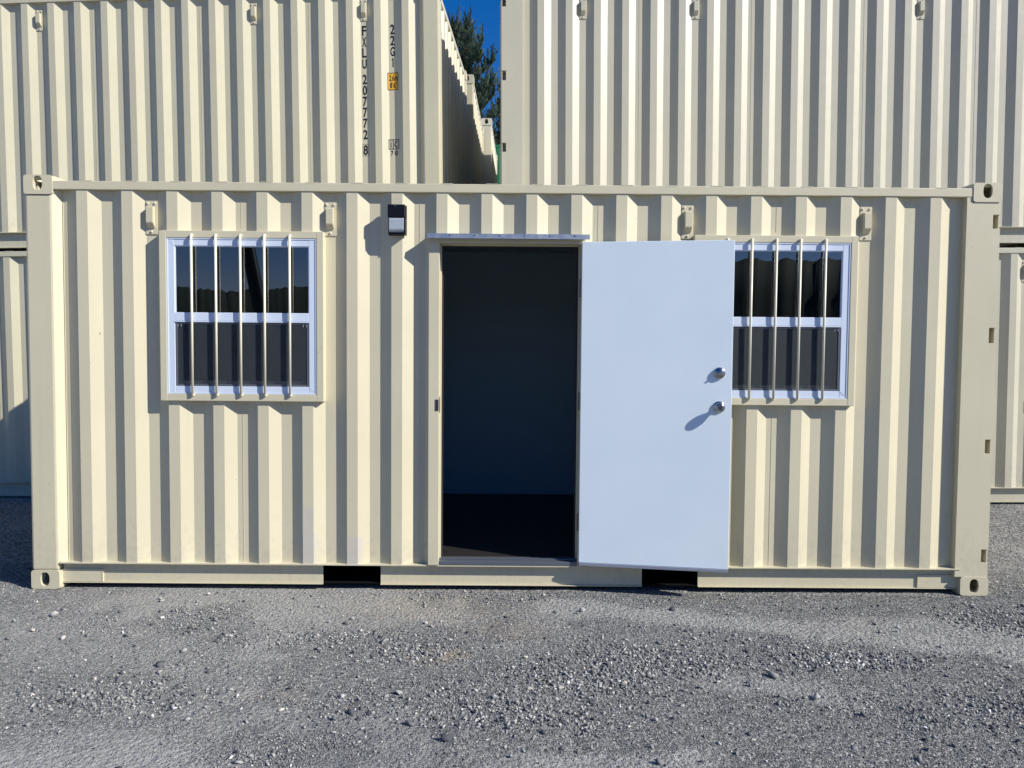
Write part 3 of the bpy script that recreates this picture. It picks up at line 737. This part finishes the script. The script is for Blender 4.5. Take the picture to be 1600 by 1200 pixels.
parts = [scatter(560000, -1.0, 7.2, -2.2, .6, .0020, .0048, 1.3, lambda d, x, y: 1-.75*d),
         scatter(150000, -1.0, 7.2, -2.2, .6, .0045, .010, 2.0, lambda d, x, y: (1-.90*d)*(.22+.78*clump(x, y))),
         scatter(9000, -1.0, 7.2, -2.2, .6, .009, .022, 2.2, lambda d, x, y: (1-.8*d)*(.18+.82*clump(x, y))),
         cluster(3.75, -1.02, .42, .13, 1500), cluster(3.45, -1.25, .35, .12, 900), cluster(4.75, -1.02, .38, .10, 1300), cluster(5.3, -1.5, .5, .16, 1300), cluster(3.0, -1.55, .5, .2, 1200), cluster(5.9, -.45, .35, .2, 900), cluster(2.55, -.95, .3, .1, 500), cluster(1.3, -1.45, .45, .15, 800), cluster(2.2, -.75, .5, .1, 500),
         scatter(60, -.2, 6.4, -2.1, -.15, .022, .045, 2.0, lambda d, x, y: 1),
         scatter(60000, -3.5, .1, -.1, 3.0, .003, .010, 2, lambda d, x, y: 1), scatter(60000, 6.0, 9.6, -.1, 3.0, .003, .010, 2, lambda d, x, y: 1)]
sx = np.concatenate([p_[0] for p_ in parts]); sy = np.concatenate([p_[1] for p_ in parts]); ss = np.concatenate([p_[2] for p_ in parts])
tid = rng.integers(0, len(TP), len(sx)); vs_, fs_, cs_ = [], [], []; off = 0
for t, (tv, tf) in enumerate(TP):
    k = tid == t; m_ = k.sum(); Rm = rotm(m_)
    flat = np.array([1, 1, .8])
    P = np.einsum('nij,vj->nvi', Rm, tv)*ss[k][:, None, None]*flat
    P[:, :, 0] += sx[k][:, None]; P[:, :, 1] += sy[k][:, None]; P[:, :, 2] += (gz(sx[k], sy[k]) + ss[k]*.28)[:, None]
    vs_.append(P.reshape(-1, 3)); fs_.append((tf[None] + (np.arange(m_)*len(tv))[:, None, None]).reshape(-1, 3) + off); off += m_*len(tv)
    tn = rng.random(m_); fine = ss[k] < .0048; tn = np.where(fine, .30 + (tn-.30)*.70, tn); cs_.append(np.repeat(tn, len(tv)))
me = npmesh('gravel', np.concatenate(vs_), np.concatenate(fs_), 3)
at = me.attributes.new('tone', 'FLOAT', 'POINT'); at.data.foreach_set('value', np.concatenate(cs_).astype(np.float32))
mr = mat('crushed_stone', (.2, .2, .2), .85, 0, .3); n = NT(mr)
ta = n.n('ShaderNodeAttribute', attribute_name='tone').outputs['Fac']
c = n.ramp(ta, [(0, (.048, .051, .058)), (.2, (.125, .13, .135)), (.5, (.225, .228, .222)), (.76, (.345, .343, .322)), (.93, (.44, .43, .40)), (.97, (.50, .45, .37)), (1, (.78, .77, .74))])
n.l(n.mix(n.noise(n.coord(), 130, 3), c, (.16, .165, .17), 'MIX') if False else c, n.b.inputs['Base Color'])
gv = obj('gravel', me, mr); tag(gv, kind='stuff'); gv['label'] = 'grey crushed stone gravel scattered over the yard'; gv['category'] = 'gravel'

# ------------------------------------------------------------------ pine trees behind the gap
def shoot_template(seed, nn=120):
    r_ = np.random.default_rng(seed); V_, F_ = [], []
    for i in range(nn):
        t = r_.uniform(.05, 1); a = r_.uniform(0, 2*math.pi); sp_ = .34 - .16*t
        d = np.array([math.cos(a)*sp_, math.sin(a)*sp_, .30 + .25*t]); d /= np.linalg.norm(d); ln = r_.uniform(.17, .27)
        b = np.array([0, 0, t*.9]); s_ = np.cross(d, [math.sin(a*3), math.cos(a*3), .3]); s_ /= np.linalg.norm(s_); s_ *= .016
        k = len(V_); V_ += [b-s_, b+s_, b+d*ln]; F_.append((k, k+1, k+2))
    k = len(V_)
    for z, r0 in ((0, .02), (1.0, .008)):
        for a in (0, 2.09, 4.19): V_.append(np.array([r0*math.cos(a), r0*math.sin(a), z]))
    for i in range(3): j_ = (i+1) % 3; F_ += [(k+i, k+j_, k+3+j_), (k+i, k+3+j_, k+3+i)]
    return np.array(V_), np.array(F_)
SH = [shoot_template(s) for s in range(5)]
mb = mat('pine_bark', (.09, .065, .05), .9)
mn = mat('pine_needles', (.04, .07, .04), .6); n = NT(mn)
ta = n.n('ShaderNodeAttribute', attribute_name='tone').outputs['Fac']
n.l(n.ramp(ta, [(0, (.022, .048, .034)), (.55, (.05, .095, .06)), (.85, (.08, .13, .075)), (1, (.13, .13, .06))]), n.b.inputs['Base Color'])
def tube(bm, pts_, r0, r1, n_=7):
    prev = None
    for i, p_ in enumerate(pts_):
        r_ = r0 + (r1-r0)*i/(len(pts_)-1); d = (Vector(pts_[min(i+1, len(pts_)-1)]) - Vector(pts_[max(i-1, 0)])).normalized(); q = d.to_track_quat('Z', 'Y')
        ring_ = [bm.verts.new(Vector(p_) + q @ Vector((r_*math.cos(2*math.pi*k/n_), r_*math.sin(2*math.pi*k/n_), 0))) for k in range(n_)]
        if prev:
            for k in range(n_): bm.faces.new((prev[k], prev[(k+1) % n_], ring_[(k+1) % n_], ring_[k]))
        prev = ring_
def pine(loc, h, rad, seed, label):
    r_ = random.Random(seed); root = empty('pine_tree', loc); tag(root, label, 'tree', 'pine trees beyond the stacks')
    bm = bmesh.new(); tube(bm, [(.05*math.sin(i), .04*math.cos(i*1.7), h*i/8) for i in range(9)], .17, .02, 9); obj('trunk', bm, mb, root)
    bm = bmesh.new(); spots = []
    nl = int(h*7)
    for i in range(nl):
        z = h*(.30 + .69*(i+r_.random())/nl); f = (h-z)/(h*.7); ln = rad*(f**.62)*r_.uniform(.72, 1.08) + .15; a = i*2.4 + r_.uniform(-.5, .5)
        rise = .25 + .55*(1-f); p_ = []
        for k in range(6):
            t = k/5; p_.append((math.cos(a)*ln*t, math.sin(a)*ln*t, z + ln*(rise*t*t + .12*t)))
        tube(bm, p_, .035*f + .012, .008, 5)
        nb = int(5 + ln*22)
        for k in range(nb):
            t = r_.uniform(.25, 1) if k else 1.0; q = Vector((math.cos(a)*ln*t, math.sin(a)*ln*t, z + ln*(rise*t*t + .12*t)))
            side = r_.uniform(-1, 1)*.75*(1.15-t)*ln*.6; q2 = q + Vector((-math.sin(a)*side, math.cos(a)*side, abs(side)*.35))
            if k and abs(side) > .08: tube(bm, [q, (q+q2)/2, q2], .010, .006, 4)
            d = Vector((math.cos(a)*.45*f + r_.uniform(-.3, .3), math.sin(a)*.45*f + r_.uniform(-.3, .3), .75 + r_.uniform(-.15, .5))).normalized()
            spots.append((q2, d, r_.uniform(.28, .52)))
            for _ in range(2):
                d2 = (d + Vector((r_.uniform(-.8, .8), r_.uniform(-.8, .8), r_.uniform(-.3, .3)))).normalized()
                spots.append((q2 - d*.05, d2, r_.uniform(.2, .36)))
    for _ in range(5): spots.append((Vector((0, 0, h-.25*_)), Vector((r_.uniform(-.25, .25), r_.uniform(-.25, .25), 1)).normalized(), .45))
    obj('limbs', bm, mb, root)
    V_, F_, C_ = [], [], []; off = 0
    for q, d, s in spots:
        tv, tf = SH[r_.randrange(5)]; m_ = np.array(d.to_track_quat('Z', 'Y').to_matrix()) @ np.array(Matrix.Rotation(r_.uniform(0, 6.28), 3, 'Z'))
        w = .34/ max(s, .1); P = (tv*np.array([s*w, s*w, s])) @ m_.T + np.array(q); V_.append(P); F_.append(tf+off); off += len(tv); C_.append(np.full(len(tv), r_.random()))
    me = npmesh('crown', np.concatenate(V_), np.concatenate(F_), 3); at = me.attributes.new('tone', 'FLOAT', 'POINT'); at.data.foreach_set('value', np.concatenate(C_).astype(np.float32))
    obj('crown', me, mn, root)
pine((1.48, 15.6, 0), 10.1, 2.2, 3, 'dark green pine with upright shoots against the sky, nearest of the trees in the gap')
pine((3.55, 19.5, 0), 10.1, 2.6, 8, 'darker pine behind the first, half hidden by the right stack')
pine((1.9, 24.5, 0), 9.6, 3.0, 12, 'pine farthest back, filling the lower part of the gap')

# ------------------------------------------------------------------ what the window glass mirrors: wooded hills beyond the yard
def hill(name, az0, az1, dist, prof_h, seed):
    na = 900; az = np.linspace(az0, az1, na); V_ = []; rows = 5
    hgt = np.interp(az, *prof_h) + 3.0*(vnoise(az*.15, az*0, 1, seed)-.5) + 1.3*(vnoise(az*.7, az*0, 1, seed+1)-.5) + .9*(vnoise(az*2.2, az*0, 1, seed+2)-.5) + .7*(vnoise(az*6.1, az*0, 1, seed+3)-.5)
    for k in range(rows):
        t = k/(rows-1); d = dist + (t*90); hh_ = hgt*math.sin(min(1, t*1.6)*math.pi/2) if t < .7 else hgt*(1-(t-.7)/.3)
        V_.append(np.stack([3+np.sin(np.radians(az))*d, -4.6-np.cos(np.radians(az))*d, hh_ - 1], 1))
    co = np.concatenate(V_); I, J = np.meshgrid(np.arange(na-1), np.arange(rows-1)); q = (J*na+I).ravel()
    me = npmesh(name, co, np.stack([q, q+1, q+1+na, q+na], 1), 4)
    m_ = mat('wooded_hillside', (.03, .045, .025), .9); n = NT(m_)
    n.l(n.ramp(n.noise(n.coord(), .45, 8, .8), [(.35, (.006, .010, .006)), (.55, (.035, .045, .022)), (.7, (.05, .045, .022))]), n.b.inputs['Base Color'])
    tag(obj(name, me, m_), kind='structure')
hill('hills', -75, 75, 170, ([-75, -30, -12, 0, 12, 40, 75], [24, 22, 22, 24, 30, 31, 26]), 31)

def mirrored(px, py, t):
    d = ray((px-800)/F, (py-600)/F); d = d/d.y
    return Vector((CX + d.x*t, -CY - t + .015, CZ + d.z*t))
bm = bmesh.new(); tube(bm, [mirrored(441, 652, 22), mirrored(392, 410, 22), mirrored(343, 160, 22)], .23, .17, 14)
tag(obj('leaning_pole', bm, M['black'], None), 'tall dark leaning pole mirrored in the left window', 'pole')
